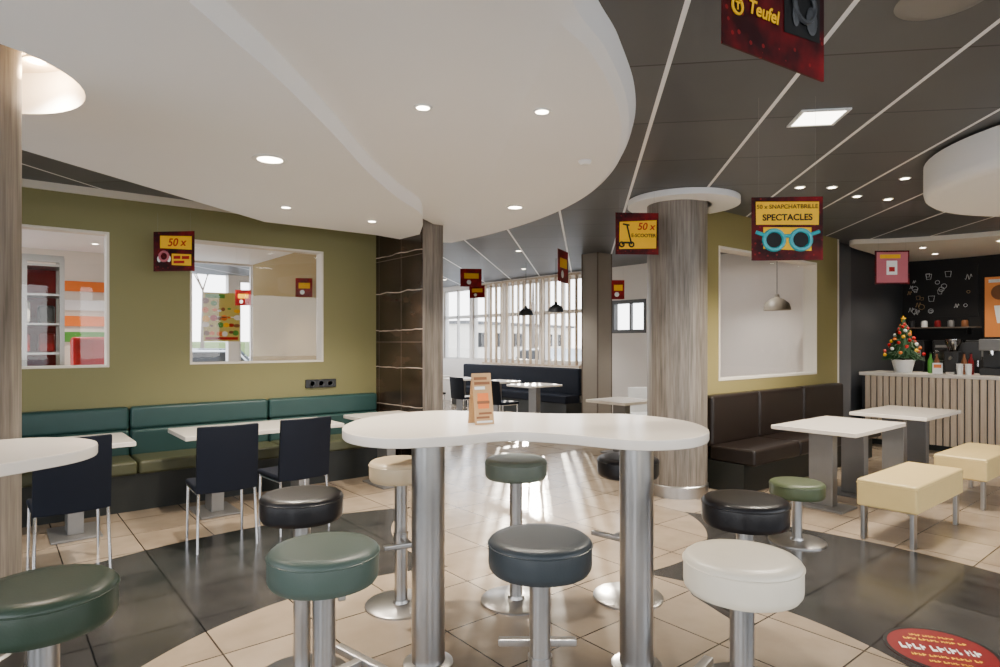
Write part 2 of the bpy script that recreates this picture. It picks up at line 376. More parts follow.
struct(slab('trim_7',[W(-4.9,-0.4),W(-4.5,1.7),W(-3.72,2.95),W(-3.0,3.95),W(-2.36,6.2),W(-1.5,6.9),W(-1.2,5),W(-1.4,2),W(-1.5,-0.4)],[hole],2.92,3.0,WHITE),'white back of the left soffit')
struct(MB().lathe([(0.0,2.985),(HR-0.01,2.985),(HR-0.01,3.01),(0,3.01)],(HC_.x,HC_.y,0)).build('trim_5',CREAMW))
outer=[(0.1,-0.5),(0.2,1.2),(0.33,2.39),(0.565,2.99),(0.77,3.58),(0.90,4.23),(0.955,5.1),(0.835,6.08),(0.51,7.05),(-0.05,8.03),(-0.62,8.7)]
inner=[(-0.12,-0.5),(0.0,1.2),(0.16,2.40),(0.43,2.93),(0.65,3.5),(0.80,4.15),(0.86,5.0),(0.76,5.9),(0.44,6.85),(-0.1,7.8),(-0.66,8.5)]
back=WV([(-1.15,8.4),(-0.75,7.2),(-1.2,5.5),(-1.4,4.0),(-1.4,2.0),(-1.5,-0.5)])
ob=smooth_open(WV(outer),10)+back; ib=smooth_open(WV(inner),10)+back
mid=[a*0.45+b*0.55 for a,b in zip(ib,ob)]
struct(MB().loft([[(p.x,p.y,2.90) for p in ib],[(p.x,p.y,2.935) for p in mid],[(p.x,p.y,3.016) for p in ob]]).build('trim_6',WHITE,ang=25),'white curved soffit with thick rim')
CC=Vector((5.5,3.84,0))
struct(MB().lathe([(0.29,2.955),(0.56,2.955),(0.56,3.015),(0.29,3.015)],(CC.x+0.06,CC.y-0.03,0),64).build('trim_8',WHITE))
dc=W(4.74,4.45)
struct(MB().lathe([(0,2.71),(1.34,2.71),(1.39,2.72),(1.42,2.745),(1.43,2.79),(1.43,3.0),(0,3.0)],(dc.x,dc.y,0),72).build('trim_9',WHITE),'white round ceiling drum')
cs=smooth([Vector(p) for p in ((9.6,3.78,0),(9.9,3.3,0),(10.2,2.6,0),(10.35,1.5,0),(10.4,0,0),(10.4,-2.4,0),(12.4,-2.4,0),(12.4,0,0),(12.4,2,0),(12.4,3.9,0),(10.7,3.93,0))],5)
struct(slab('trim_10',cs,[],2.95,3.015,CREAMW),'pale thin soffit over the counter')
struct(MB().box(-2.6,3.78,GY-0.015,GY,0,0.1).build('baseboard_left',PLINTH))

# ---------------------------------------------------------------- columns
def column(c,r,label,mat=WOOD):
    t=thing('wood_column',label,'column',(c.x,c.y,0))
    MB().lathe([(0,0.09),(r,0.09),(r,2.98),(0,2.98)],n=56).build('shaft',mat,t)
    MB().lathe([(0,0),(r+0.012,0),(r+0.012,0.11),(r,0.12),(0,0.12)],n=56).build('base_ring',STEEL,t,'brushed steel base ring')
column(CC,0.30,'round wood-clad column beside the olive partition and brown booth')
column(COLC,0.30,'round wood-clad column at far left edge passing through the soffit opening')
t=thing('square_column','square taupe column in front of the slatted window screen','column',(7.83,7.03,0))
MB().box(-0.17,0.17,-0.17,0.17,0.1,CZ-0.01).build('shaft',TAUPE,t)
MB().box(-0.18,0.18,-0.18,0.18,0,0.11).build('base_ring',STEEL,t)
for sx in (-1,1):
    for sy in (-1,1): MB().box(sx*0.17-0.008,sx*0.17+0.008,sy*0.17-0.008,sy*0.17+0.008,0.11,CZ-0.01).build('corner_trim',BARK,t)

# ---------------------------------------------------------------- high tables
TZ=1.12
def high_table(loop,poles,label):
    c=sum((Vector(p) for p in loop),Vector())/len(loop); t=thing('high_table',label,'table',(c.x,c.y,0))
    lp=[(p[0]-c.x,p[1]-c.y) for p in loop]
    MB().prism(lp,TZ-0.048,TZ,0.008).build('tabletop',TOPM,t)
    for q in poles:
        x,y=q.x-c.x,q.y-c.y
        lg=MB().cyl(x,y,0.012,TZ-0.058,0.080,n=40).build('leg',STEEL,t)
        MB().lathe([(0,TZ-0.058),(0.14,TZ-0.058),(0.14,TZ-0.049),(0,TZ-0.049)],(x,y,0)).build('mounting_plate',STEEL,lg)
        MB().lathe([(0,0),(0.12,0),(0.12,0.008),(0.09,0.016),(0,0.016)],(x,y,0)).build('foot_plate',STEEL,lg)
kid=[(-0.81,3.28),(-0.72,3.66),(-0.42,3.92),(-0.02,3.86),(0.35,3.76),(0.75,3.74),(1.01,3.44),(1.03,3.08),(0.87,2.81),(0.6,2.74),(0.3,2.92),(0.03,3.0),(-0.22,2.86),(-0.5,2.79),(-0.72,2.95)]
high_table(smooth([W(a,b) for a,b in kid],8),[W(-0.347,3.02),W(0.655,3.0)],'white kidney-shaped high table on two thick steel legs')
c1=(-2.0,2.5); c2=(-2.3,1.7); lt=[]
dd=Vector((c2[0]-c1[0],c2[1]-c1[1])).normalized(); base=math.atan2(dd.y,dd.x)
for k in range(25): a=base+math.pi/2+math.pi*k/24; lt.append(W(c1[0]+0.33*math.cos(a),c1[1]+0.33*math.sin(a)))
for k in range(25): a=base-math.pi/2+math.pi*k/24; lt.append(W(c2[0]+0.33*math.cos(a),c2[1]+0.33*math.sin(a)))
high_table(lt,[W(-2.12,2.2),W(-2.3,1.7)],'white high table with rounded end at left edge of the room')

# ---------------------------------------------------------------- bar stools
def bar_stool(p,colr,label,ang,h=0.855,group='round bar stools around the high tables',foot=True,r=0.185):
    t=thing('bar_stool',label,'stool',(p.x,p.y,0),ang,group)
    st=MB().lathe([(0,h-0.12),(r-0.03,h-0.12),(r-0.010,h-0.116),(r-0.002,h-0.104),(r,h-0.092),(r,h-0.026),(r-0.004,h-0.012),(r-0.016,h-0.003),(r-0.05,h),(0,h)],n=56).build('seat',SEATC[colr],t)
    MB().tube([((r+0.0005)*math.cos(2*math.pi*i/48),(r+0.0005)*math.sin(2*math.pi*i/48),h-0.024) for i in range(49)],0.0032,6).build('piping',SEATC[colr],st)
    MB().lathe([(0,h-0.132),(0.10,h-0.132),(r-0.045,h-0.119),(0,h-0.119)],n=40).build('seat_plate',BLACKP,t)
    MB().cyl(0,0,0.02,h-0.125,0.038,n=32).build('pole',STEEL,t)
    MB().lathe([(0,0),(0.21,0),(0.21,0.010),(0.204,0.014),(0.05,0.018),(0.045,0.035),(0,0.035)],n=56).build('base',STEEL,t)
    if foot:
        z=0.40; b=MB()
        b.box(0.036,0.155,-0.016,0.016,z-0.012,z+0.012,0.003)
        b.box(0.145,0.180,-0.15,0.15,z-0.014,z+0.014,0.006)
        ft=b.build('footrest',STEEL,t)
        MB().lathe([(0.036,z-0.03),(0.044,z-0.03),(0.044,z+0.03),(0.036,z+0.03)],n=24).build('clamp',STEEL,ft)
SH=0.83
FWA=math.atan2(SN,CS)
bar_stool(P(742,562,SH),'cream','cream bar stool at the right front corner of the kidney table',FWA+0.9)
bar_stool(P(745,503,SH),'black','black bar stool behind the cream stool, right end of the kidney table',FWA+1.9)
bar_stool(PD(628,3.80),'black','black bar stool half hidden behind the right steel leg of the kidney table',FWA+2.4)
bar_stool(P(516,462,SH),'sage','sage green bar stool behind the middle of the kidney table',FWA+math.pi)
bar_stool(P(401,464,SH),'tan','tan bar stool half hidden behind the left steel leg of the kidney table',FWA+3.6)
bar_stool(P(540,543,SH),'slate','slate grey bar stool in front of the middle of the kidney table',FWA)
bar_stool(P(324,553,SH),'teal','sea green bar stool at the left front of the kidney table',FWA-0.7)
bar_stool(P(302,498,SH),'black','black bar stool behind the sea green stool at left of the kidney table',FWA-1.2)
bar_stool(P(44,592,SH),'bottle','bottle green bar stool in bottom left corner beside the left high table',FWA+1.2)
bar_stool(P(797,481,0.47),'moss','low moss green round stool beside the brown booth table',0,0.47,None,False,0.2)

# ---------------------------------------------------------------- tent card
q=P(481,424,TZ); t=thing('table_tent_card','brown kraft table tent card standing on the kidney table','sign',(q.x,q.y,TZ),CAMROT+R(28))
for s in (-1,1):
    mt=Matrix.Translation((0,0.045*s,0))@Matrix.Rotation(R(9.5)*s,4,'X')
    MB().box(-0.055,0.055,-0.0012,0.0012,0.002,0.27,mat=mt).build('card_panel',KRAFT,t)
mt=Matrix.Translation((0,-0.0465,0))@Matrix.Rotation(R(-9.5),4,'X')
for x0,x1,z0,z1,m_ in ((-0.045,0.03,0.235,0.25,BRNP),(-0.045,0.045,0.21,0.225,BRNP),(-0.045,0.015,0.185,0.20,WHT),(-0.03,0.045,0.055,0.066,BRNP),(-0.045,0.03,0.034,0.045,BRNP),(-0.045,0.045,0.012,0.022,WHT)):
    MB().box(x0,x1,-0.001,0,z0,z1,mat=mt).build('card_print',m_,t)
MB().box(-0.032,0.032,-0.001,0,0.085,0.165,0.0,mat=mt).build('card_picture',ORNG,t); MB().box(-0.036,0.036,-0.0016,-0.001,0.11,0.125,mat=mt).build('card_picture',BRNP,t)

# ---------------------------------------------------------------- dining furniture
def dining_table(x0,x1,y0,y1,label,peds,group=None,z=0.75,ped=(0.11,0.055)):
    cx,cy=(x0+x1)/2,(y0+y1)/2; t=thing('dining_table',label,'table',(cx,cy,0),0,group)
    a,b_=(x1-x0)/2,(y1-y0)/2
    MB().box(-a,a,-b_,b_,z-0.04,z,0.008).build('tabletop',TOPM,t)
    for px,py in peds:
        pd=MB().box(px-ped[1],px+ped[1],py-ped[0],py+ped[0],0.02,z-0.045,0.008).build('pedestal',GREYM,t)
        MB().box(px-0.17,px+0.17,py-0.24,py+0.24,0,0.02,0.006).build('foot_plate',GREYM,pd)
        MB().box(px-0.15,px+0.15,py-0.2,py+0.2,z-0.052,z-0.041).build('mounting_plate',GREYM,pd)
dining_table(-0.55,0.92,5.75,6.42,'white dining table at far left in front of the teal bench',[(-0.35,0),(0.35,0)],'white dining tables along the teal bench')
dining_table(1.28,2.72,5.75,6.42,'white dining table with two navy chairs, middle of the teal bench',[(-0.4,0),(0.4,0)],'white dining tables along the teal bench')
dining_table(3.02,3.72,5.75,6.42,'short white dining table against the brown stone panel',[(0,0)],'white dining tables along the teal bench')
dining_table(5.85,7.05,2.25,3.02,'white dining table nearest the round column, in front of the brown booth',[(-0.36,0),(0.36,0)],'white tables at the brown booth')
dining_table(7.65,8.85,2.25,3.02,'white dining table at the counter end of the brown booth',[(-0.36,0),(0.36,0)],'white tables at the brown booth')
def chair(x,y,rz,label,group,fab=NAVY,hb=0.93):
    t=thing('dining_chair',label,'chair',(x,y,0),rz,group)
    MB().box(-0.215,0.215,-0.20,0.23,0.43,0.475,0.018,3).build('seat',fab,t)
    b=MB(); L=[]
    for i in range(9):
        u=-0.215+0.43*i/8; cv=-0.035*(1-(u/0.215)**2); L.append((u,-0.215+cv))
    pts=L+[(u,v+0.03) for u,v in L[::-1]]
    mt=Matrix(((1,0,0,0),(0,1,-0.10,0.043),(0,0,1,0),(0,0,0,1)))
    b.prism(pts,0.43,hb,0.010,mt,2); b.build('backrest',fab,t)
    for sx in (-1,1):
        MB().tube([(sx*0.205,0.20,0),(sx*0.2,0.19,0.44)],0.011,12).build('leg',CHROME,t)
        MB().tube([(sx*0.21,-0.235,0),(sx*0.2,-0.205,0.44)],0.011,12).build('leg',CHROME,t)
    b=MB(); b.tube([(-0.2,-0.19,0.425),(-0.2,0.19,0.425)],0.009,8); b.tube([(0.2,-0.19,0.425),(0.2,0.19,0.425)],0.009,8); b.tube([(-0.2,0.19,0.425),(0.2,0.19,0.425)],0.009,8); b.build('seat_frame',CHROME,t)
cg='navy chairs facing the teal bench'
chair(0.42,5.17,R(2),'navy chair at far left table, seen from behind',cg)
chair(1.40,5.15,R(-3),'navy chair at left side of the middle bench table, seen from behind',cg)
chair(1.99,5.2,R(4),'navy chair at right side of the middle bench table, behind the black stool',cg)

t=thing('banquette','long teal leather wall bench under the two openings of the green wall','bench',(0,GY-0.02,0))
cuts=[-1.6,-0.25,1.06,2.40,3.74]
MB().box(-1.6,3.74,-0.52,-0.0,0,0.34).build('plinth',PLINTH,t)
for a,b_ in zip(cuts,cuts[1:]):
    MB().box(a+0.004,b_-0.004,-0.56,-0.10,0.335,0.46,0.03,4).build('seat_cushion',OLIVEL,t)
    MB().box(a+0.004,b_-0.004,-0.13,0.0,0.44,0.70,0.03,4).build('back_cushion',TEAL,t)
    MB().box(a+0.004,b_-0.004,-0.115,0.0,0.695,0.92,0.035,4).build('back_cushion',TEAL,t)
t=thing('socket_strip','black triple power socket on the green wall above the teal bench','socket',(3.05,GY,1.06))
MB().box(-0.19,0.19,-0.025,-0.001,-0.05,0.05,0.008).build('housing',BLACKP,t)
for k in (-1,0,1):
    MB().lathe([(0.038,0),(0.038,0.006),(0.03,0.006),(0.026,0.0),(0,0.0)],n=24,mat=Matrix.Translation((k*0.11,-0.025,0))@Matrix.Rotation(R(90),4,'X')).build('outlet',DARKW,t)

t=thing('booth_bench','dark brown leather booth bench under the olive partition window','bench',(0,PY-0.01,0))
bc=[5.92,6.9,8.0,9.2]
MB().box(5.92,9.2,-0.50,0,0,0.30).build('plinth',PLINTH,t)
for a,b_ in zip(bc,bc[1:]):
    MB().box(a+0.004,b_-0.004,-0.62,-0.11,0.295,0.46,0.03,4).build('seat_cushion',BROWN,t)
    MB().box(a+0.004,b_-0.004,-0.15,0,0.44,0.98,0.04,4).build('back_cushion',BROWN,t)
def bench_stool(x0,x1,y0,y1,label):
    cx,cy=(x0+x1)/2,(y0+y1)/2; a,b_=(x1-x0)/2,(y1-y0)/2
    t=thing('bench_stool',label,'bench',(cx,cy,0),0,'beige leather bench stools')
    sc=MB().box(-a,a,-b_,b_,0.265,0.475,0.018,3).build('seat_cushion',BEIGE,t)
    MB().box(-a-0.002,a+0.002,-b_-0.002,b_+0.002,0.442,0.450,0.003).build('piping',BEIGE,sc)
    for sx in (-1,1):
        for sy in (-1,1):
            MB().box(sx*(a-0.05)-0.035,sx*(a-0.05)+0.035,sy*(b_-0.04)-0.015,sy*(b_-0.04)+0.015,0,0.268,0.004).build('leg',STEEL,t)
bench_stool(5.30,6.42,1.62,2.04,'beige leather bench stool nearest the camera, on the right side')
bench_stool(7.05,8.15,1.60,2.02,'beige leather bench stool further back, near the counter')

# ---------------------------------------------------------------- far dining zone
fg='white tables in the far dining area'
dining_table(6.45,7.15,5.3,6.0,'white far table visible between square and round columns',[(0,0)],fg)
dining_table(7.6,8.4,8.4,9.1,'white far table beside the dark window bench, nearest the slat screen',[(0,0)],fg)
dining_table(7.75,8.5,9.7,10.4,'white far table beside the dark window bench, second along the slats',[(0,0)],fg)
dining_table(7.75,8.5,10.95,11.65,'white far table beside the dark window bench, third along the slats',[(0,0)],fg)
dining_table(7.75,8.5,12.2,12.9,'white far table at the bare windows beyond the slat screen',[(0,0)],fg)
dining_table(5.7,6.5,10.6,11.3,'white far table in the middle of the far dining area',[(0,0)],fg)
fc='dark chairs in the far dining area'
for i,(x,y,rz) in enumerate(((7.2,8.75,-90),(7.35,10.05,-90),(7.35,11.3,-90),(7.35,12.55,-90))):
    chair(x,y,R(rz),['dark far chair at the table nearest the slat screen','dark far chair at the second table along the slats','dark far chair at the third table along the slats','dark far chair before the bare windows'][i],fc,hb=0.86)
chair(7.7,5.9,R(150),'white far chair between the square and round columns',None,fab=WHT,hb=0.85)
t=thing('window_bench','dark leather bench below the slatted window screen','bench',(WX-0.02,0,0))
MB().box(-0.48,0,8.9,12.9,0,0.3).build('plinth',PLINTH,t)
MB().box(-0.52,-0.1,8.88,12.92,0.295,0.46,0.03).build('seat_cushion',NAVY,t)
MB().box(-0.14,0,8.88,12.92,0.44,1.0,0.04).build('back_cushion',NAVY,t)
t=thing('slat_screen','screen of pale vertical wooden slats before the far windows','screen',(WX-0.10,9.0,0))
MB().box(-0.03,0.03,-0.1,3.15,1.02,1.06).build('rail',WOODL,t); MB().box(-0.03,0.03,-0.1,3.15,2.94,2.98).build('rail',WOODL,t)
for k in range(16): MB().box(-0.03,0.03,k*0.203-0.015,k*0.203+0.015,1.06,2.94).build('slat',WOODL,t)
def pendant(p,z,label,mat,r=0.19):
    t=thing('pendant_lamp',label,'lamp',(p.x,p.y,z),0,None); q=r/0.19
    MB().lathe([(x*q,y*q) for x,y in [(0.19,0),(0.186,0.03),(0.163,0.10),(0.095,0.16),(0.04,0.185),(0.03,0.23),(0.0,0.23),(0.0,0.222),(0.024,0.222),(0.034,0.178),(0.091,0.153),(0.16,0.095),(0.18,0.028),(0.182,0)]],n=40).build('shade',mat,t)
    MB().tube([(0,0,0.22*q),(0,0,CZ-z)],0.005,6).build('cord',BLACKP,t)
    MB().sphere((0,0,0.06*q),0.035*q,12).build('bulb',LAMPE,t)
pendant(PD(777,9.2),2.02,'taupe pendant lamp seen through the partition opening',TAUPEL)
pendant(PD(526,11.6),2.05,'dark pendant lamp before the far windows, left one',DARKW,0.14)
pendant(PD(556,11.0),2.08,'dark pendant lamp before the slat screen, right one',DARKW,0.14)

# ---------------------------------------------------------------- counter
CT=1.09; CX=10.45
t=thing('service_counter','long counter with pale vertical slat front and beige top','counter',(CX,0,0))
MB().box(0.03,0.62,-2.4,3.95,0,CT-0.05).build('body',DARKW,t)
MB().box(-0.06,0.70,-2.45,3.96,CT-0.05,CT,0.006).build('countertop',TOPM,t)
b=MB()
y=-2.38
while y<3.90: b.box(0.0,0.03,y,y+0.066,0.08,CT-0.055); y+=0.085
b.build('slat_front',WOODC,t); MB().box(0.01,0.03,-2.4,3.95,0,0.08).build('kick_plate',PLINTH,t)
t=thing('christmas_tree','small decorated christmas tree in pot on the counter','christmas tree',(CX+0.3,3.47,CT))
MB().lathe([(0,0),(0.11,0),(0.15,0.17),(0.16,0.19),(0.14,0.19),(0.12,0.16),(0,0.16)]).build('pot',WHT,t,'white pot')
MB().cyl(0,0,0.15,0.4,0.02,0.012).build('trunk',BARK,t)
b=MB()
for k in range(480):
    h=random.random()**1.3; z=0.22+0.56*h; rr=(0.27*(1-h)+0.02)*random.uniform(0.75,1.05); a=random.uniform(0,6.283)
    o=Vector((rr*0.35*math.cos(a),rr*0.35*math.sin(a),z+0.03)); e=Vector((rr*math.cos(a),rr*math.sin(a),z-0.04*(1-h)))
    b.tube([o,e],0.016,5,r2=0.003)
b.lathe([(0,0.20),(0.18,0.22),(0.12,0.45),(0.0,0.76)],n=18)
b.build('foliage',PINE,t)
OM=[RED,YEL,REDP,WHT,ORNG,RED]
for k in range(42):
    h=(k+0.5)/42; z=0.25+0.48*h; rr=0.26*(1-h)+0.02; a=k*2.4
    MB().sphere((rr*math.cos(a),rr*math.sin(a),z),0.026,10).build('ornament',OM[k%6],t)
b=MB(); b.prism([((0.05 if i%2==0 else 0.02)*math.cos(math.pi/2+i*math.pi/5),(0.05 if i%2==0 else 0.02)*math.sin(math.pi/2+i*math.pi/5)) for i in range(10)],-0.006,0.006,mat=Matrix.Translation((0,0,0.81))@Matrix.Rotation(R(-40),4,'Z')@Matrix.Rotation(R(90),4,'X')); b.build('star',YEL,t)
t=thing('coffee_grinder','black coffee grinder with clear hopper on the counter','grinder',(CX+0.32,2.84,CT))
MB().box(-0.10,0.10,-0.09,0.09,0,0.32,0.015).build('body',BLACKP,t)
MB().box(-0.16,-0.08,-0.05,0.05,0.0,0.03,0.005).build('tray',STEEL,t)
MB().lathe([(0.05,0.32),(0.10,0.46),(0.10,0.50),(0,0.50)],n=24).build('hopper',glassmat('hopper_plastic',0.25,(0.5,0.45,0.4)),t)
MB().tube([(-0.10,0,0.24),(-0.17,0,0.22)],0.018,10).build('spout',STEEL,t)
t=thing('espresso_machine','black and steel espresso machine at right end of the visible counter','coffee machine',(CX+0.38,2.28,CT))
MB().box(-0.2,0.2,-0.22,0.22,0.0,0.10,0.01).build('base',BLACKP,t); MB().box(-0.02,0.2,-0.22,0.22,0.1,0.40,0.01).build('body',BLACKP,t)
MB().box(-0.2,0.2,-0.23,0.23,0.34,0.50,0.015).build('head',GREYM,t)
for s in (-1,1):
    gh=MB().cyl(-0.12,0.1*s,0.28,0.34,0.03,n=20).build('group_head',CHROME,t); MB().tube([(-0.12,0.1*s,0.29),(-0.26,0.1*s,0.275)],0.012,8).build('handle',BLACKP,gh)
for i,(yy,mt_) in enumerate(((3.11,GRNP),(3.03,BRNP),(2.70,BRNP),(2.62,STICK))):
    t=thing('syrup_bottle',['green syrup bottle on the counter beside the christmas tree','brown syrup bottle on the counter left of the grinder','brown syrup bottle on the counter right of the grinder','red syrup bottle on the counter before the espresso machine'][i],'bottle',(CX+0.28,yy,CT))
    MB().lathe([(0,0),(0.033,0),(0.035,0.01),(0.035,0.18),(0.014,0.24),(0.014,0.29),(0,0.29)],n=20).build('body',mt_,t)
    MB().cyl(0,0,0.29,0.31,0.016,n=16).build('cap',BLK,t)
for i,yy in enumerate((2.70,2.60)):
    t=thing('cup_stack',['stack of white paper cups, left of two on the counter','stack of white paper cups, right of two on the counter'][i],'cups',(CX+0.08,yy,CT))
    b=MB()
    for k in range(3): b.lathe([(0,k*0.03),(0.032,k*0.03),(0.04,k*0.03+0.09),(0.042,k*0.03+0.095),(0.038,k*0.03+0.095)],n=20)
    b.build('cups',WHT,t)
t=thing('price_card','small white price card standing on the counter','card',(CX+0.06,2.96,CT),R(10))
MB().box(-0.004,0.004,-0.06,0.06,0.004,0.16).build('card',WHT,t); MB().box(-0.03,0.03,-0.06,0.06,0,0.005).build('foot',BLK,t); MB().box(-0.0055,-0.004,-0.045,0.045,0.09,0.14).build('print',ORNG,t)
t=thing('till_screen','black till screen on a stand behind the coffee grinder','till',(CX+0.58,2.74,CT),R(5))
MB().box(-0.06,0.06,-0.08,0.08,0,0.02,0.004).build('foot',BLACKP,t); MB().box(-0.02,0.01,-0.03,0.03,0.02,0.25).build('stand',BLACKP,t); MB().box(-0.05,-0.02,-0.17,0.17,0.2,0.45,0.008).build('display',BLACKP,t)
t=thing('cake_display','small dark glass cake display case on the counter by the tree','display case',(CX+0.56,3.03,CT))
MB().box(-0.10,0.10,-0.09,0.09,0,0.04,0.004).build('base',BLACKP,t); MB().box(-0.10,0.10,-0.09,0.09,0.34,0.38,0.006).build('top',BLACKP,t); MB().box(0.08,0.10,-0.09,0.09,0.04,0.34).build('back',DARKW,t)
MB().box(-0.098,0.08,-0.088,0.088,0.18,0.19).build('shelf',STEEL,t); MB().box(-0.10,-0.096,-0.09,0.09,0.04,0.34).build('glass_front',GLASS,t)
t=thing('back_counter','dark back bar cabinet against the black wall','cabinet',(12.2,0,0))
MB().box(-0.3,0.28,-2.4,4.0,0,0.92).build('body',DARKW,t); MB().box(-0.33,0.29,-2.4,4.02,0.92,0.96,0.004).build('worktop',STEEL,t)
for i,yy in enumerate((3.75,3.3,2.85)):
    t=thing('brewer',['black coffee brewer on the back bar, left of three','black coffee brewer on the back bar, middle of three','black coffee brewer on the back bar, right of three'][i],'coffee machine',(12.2,yy,0.96))
    MB().box(-0.15,0.2,-0.17,0.17,0,0.62,0.02).build('body',BLACKP,t); MB().box(-0.165,-0.15,-0.12,0.12,0.36,0.54).build('panel',GREYM,t); MB().box(-0.2,-0.15,-0.1,0.1,0.0,0.04).build('tray',STEEL,t); MB().cyl(-0.17,0,0.2,0.3,0.02,n=14).build('spout',CHROME,t)
t=thing('wall_shelf','thin dark shelf on the black wall above the back bar','shelf',(12.34,3.4,1.78))
MB().box(-0.14,0.14,-0.5,0.6,0,0.02,0.003).build('board',BARK,t)
for yy in (-0.35,0.45): MB().box(-0.1,0.14,yy-0.01,yy+0.01,-0.1,0).build('bracket',BLK,t)
for k in range(5):
    c=thing('jar','%s jar on the back wall shelf'%['dark glass','white','dark red','steel','dark brown'][k],'jar',(12.32,3.85-k*0.19,1.80),0,'jars on the back wall shelf')
    MB().lathe([(0,0),(0.045,0),(0.048,0.01),(0.048,0.09),(0.035,0.11),(0,0.11)],n=18).build('body',[BLACKP,WHT,STICK,GREYM,BRNP][k],c); MB().cyl(0,0,0.11,0.125,0.038,n=18).build('lid',BLK,c)
t=thing('chalk_board','black chalk board with fine white doodles of cups and leaves','chalk board',(12.485,3.45,2.32))
MB().box(0.0,0.0145,-0.5,0.56,-0.34,0.5).build('board',BLACKW,t)
for k in range(26):
    cy,cz=random.uniform(-0.42,0.5),random.uniform(-0.26,0.42); r=random.uniform(0.018,0.05)
    if k%3==0: pts=[(0,cy+r*math.cos(a*0.5),cz+r*math.sin(a*0.5)) for a in range(14)]
    elif k%3==1: pts=[(0,cy-r,cz+r),(0,cy-r*0.7,cz-r),(0,cy+r*0.7,cz-r),(0,cy+r,cz+r),(0,cy-r,cz+r)]
    else: pts=[(0,cy+r*(a/6-1),cz+r*math.sin(a)) for a in range(13)]
    MB().tube(pts,0.0035,5).build('doodle',[WHT,WHT,WHT,KRAFT][k%4],t)
t=thing('menu_poster','dark orange drinks poster on the black wall at right edge','poster',(12.455,2.60,2.12))
MB().box(-0.03,0.044,-0.28,0.28,-0.52,0.5,0.005).build('frame',BLK,t); MB().box(-0.034,-0.03,-0.25,0.25,-0.49,0.47).build('sheet',MENUE,t)
MB().prism([(-0.09,-0.12),(0.09,-0.12),(0.13,0.16),(-0.13,0.16)],0,0.003,mat=Matrix.Translation((-0.035,0.0,-0.15))@Matrix.Rotation(R(-90),4,'Z')@Matrix.Rotation(R(90),4,'X')).build('cup_picture',WHT,t)
MB().lathe([(0,0),(0.12,0),(0.12,0.003),(0,0.003)],n=24,mat=Matrix.Translation((-0.038,0.05,0.22))@Matrix.Rotation(R(90),4,'Y')).build('food_picture',BRNP,t)
MB().box(-0.037,-0.034,-0.2,0.2,0.38,0.43).build('heading',WHT,t)

# ---------------------------------------------------------------- hanging posters
def poster(px,D,ztop,wd,ht,yaw,label,hang=CZ,group='promotional posters hung from the ceiling',bm=BOKEH):
    p=PD(px,D); t=thing('hanging_poster',label,'poster',(p.x,p.y,ztop-ht),CAMROT+yaw,group)
    MB().box(-wd/2,wd/2,-0.003,0.003,0,ht).build('board',bm,t)
    for s in (-1,1): MB().tube([(s*wd*0.4,0,ht-0.005),(s*wd*0.4,0,ht+hang-ztop)],0.0006,5).build('cord',CORD,t)
    return t
FY=-0.0045
def flat(t,name,pts,mat,y=FY):
    MB().prism(pts,0,0.001,mat=Matrix.Translation((0,y,0))@Matrix.Rotation(R(90),4,'X')).build(name,mat,t)
def rect(x0,x1,z0,z1): return [(x0,z0),(x1,z0),(x1,z1),(x0,z1)]
def circ(x,z,r,n=24,rx=None): return [(x+(rx or r)*math.cos(2*math.pi*i/n),z+r*math.sin(2*math.pi*i/n)) for i in range(n)]
def ringmesh(t,name,x,z,r,w,mat,y=FY-0.002):
    MB().tube([(x+r*math.cos(2*math.pi*i/24),y,z+r*math.sin(2*math.pi*i/24)) for i in range(25)],w,6).build(name,mat,t)
t=poster(637,6.0,2.79,0.42,0.40,R(4),'poster with black scooter on yellow, hung before the round column')
flat(t,'banner',[(-0.175,0.05),(0.185,0.06),(0.19,0.33),(-0.17,0.31)],YEL)
text('lettering','50 x',0.095,REDP,t,(0.085,FY-0.003,0.265),shear=0.2,bold=0.0015); text('lettering','E-SCOOTER',0.045,BLK,t,(0.062,FY-0.003,0.180),bold=0.0012)
for x in (-0.150,-0.055): ringmesh(t,'wheel',x,0.095,0.022,0.008,BLK)
b=MB(); b.tube([(-0.150,FY-0.002,0.095),(-0.130,FY-0.002,0.112),(-0.07,FY-0.002,0.112)],0.010,6); b.tube([(-0.055,FY-0.002,0.095),(-0.10,FY-0.002,0.285)],0.008,6); b.tube([(-0.14,FY-0.002,0.29),(-0.075,FY-0.002,0.28)],0.008,6); b.build('scooter',BLK,t)
t=poster(787,3.75,2.42,0.415,0.38,R(-4),'poster with turquoise sunglasses, hung before the olive partition')
flat(t,'banner',[(-0.182,0.215),(0.182,0.210),(0.184,0.348),(-0.184,0.353)],YEL)
flat(t,'banner',[(-0.140,0.070),(0.140,0.055),(0.140,0.195),(-0.140,0.200)],YEL)
text('lettering','50 x SNAPCHATBRILLE',0.0355,BLK,t,(-0.001,FY-0.003,0.320),bold=0.0003); text('lettering','SPECTACLES',0.052,BLK,t,(0.0,FY-0.003,0.255),bold=0.0014)
for x in (-0.078,0.078):
    flat(t,'lens',circ(x,0.122,0.052,rx=0.060),BLK,FY-0.0015); ringmesh(t,'rim',x,0.122,0.058,0.013,TEALP,FY-0.003)
b=MB(); b.tube([(-0.03,FY-0.004,0.145),(0.03,FY-0.004,0.145)],0.011,8); b.tube([(-0.13,FY-0.004,0.150),(-0.185,FY-0.004,0.170)],0.011,8); b.tube([(0.13,FY-0.004,0.150),(0.185,FY-0.004,0.170)],0.011,8); b.build('spectacle_frame',TEALP,t)
t=poster(776,1.72,2.735,0.45,0.42,R(32),'large near poster tilted at the top edge, cropped by the frame')
text('lettering','Teufel',0.052,YEL,t,(-0.065,FY-0.003,0.120),shear=0.2,bold=0.001); ringmesh(t,'logo_ring',-0.172,0.108,0.020,0.0035,YEL)
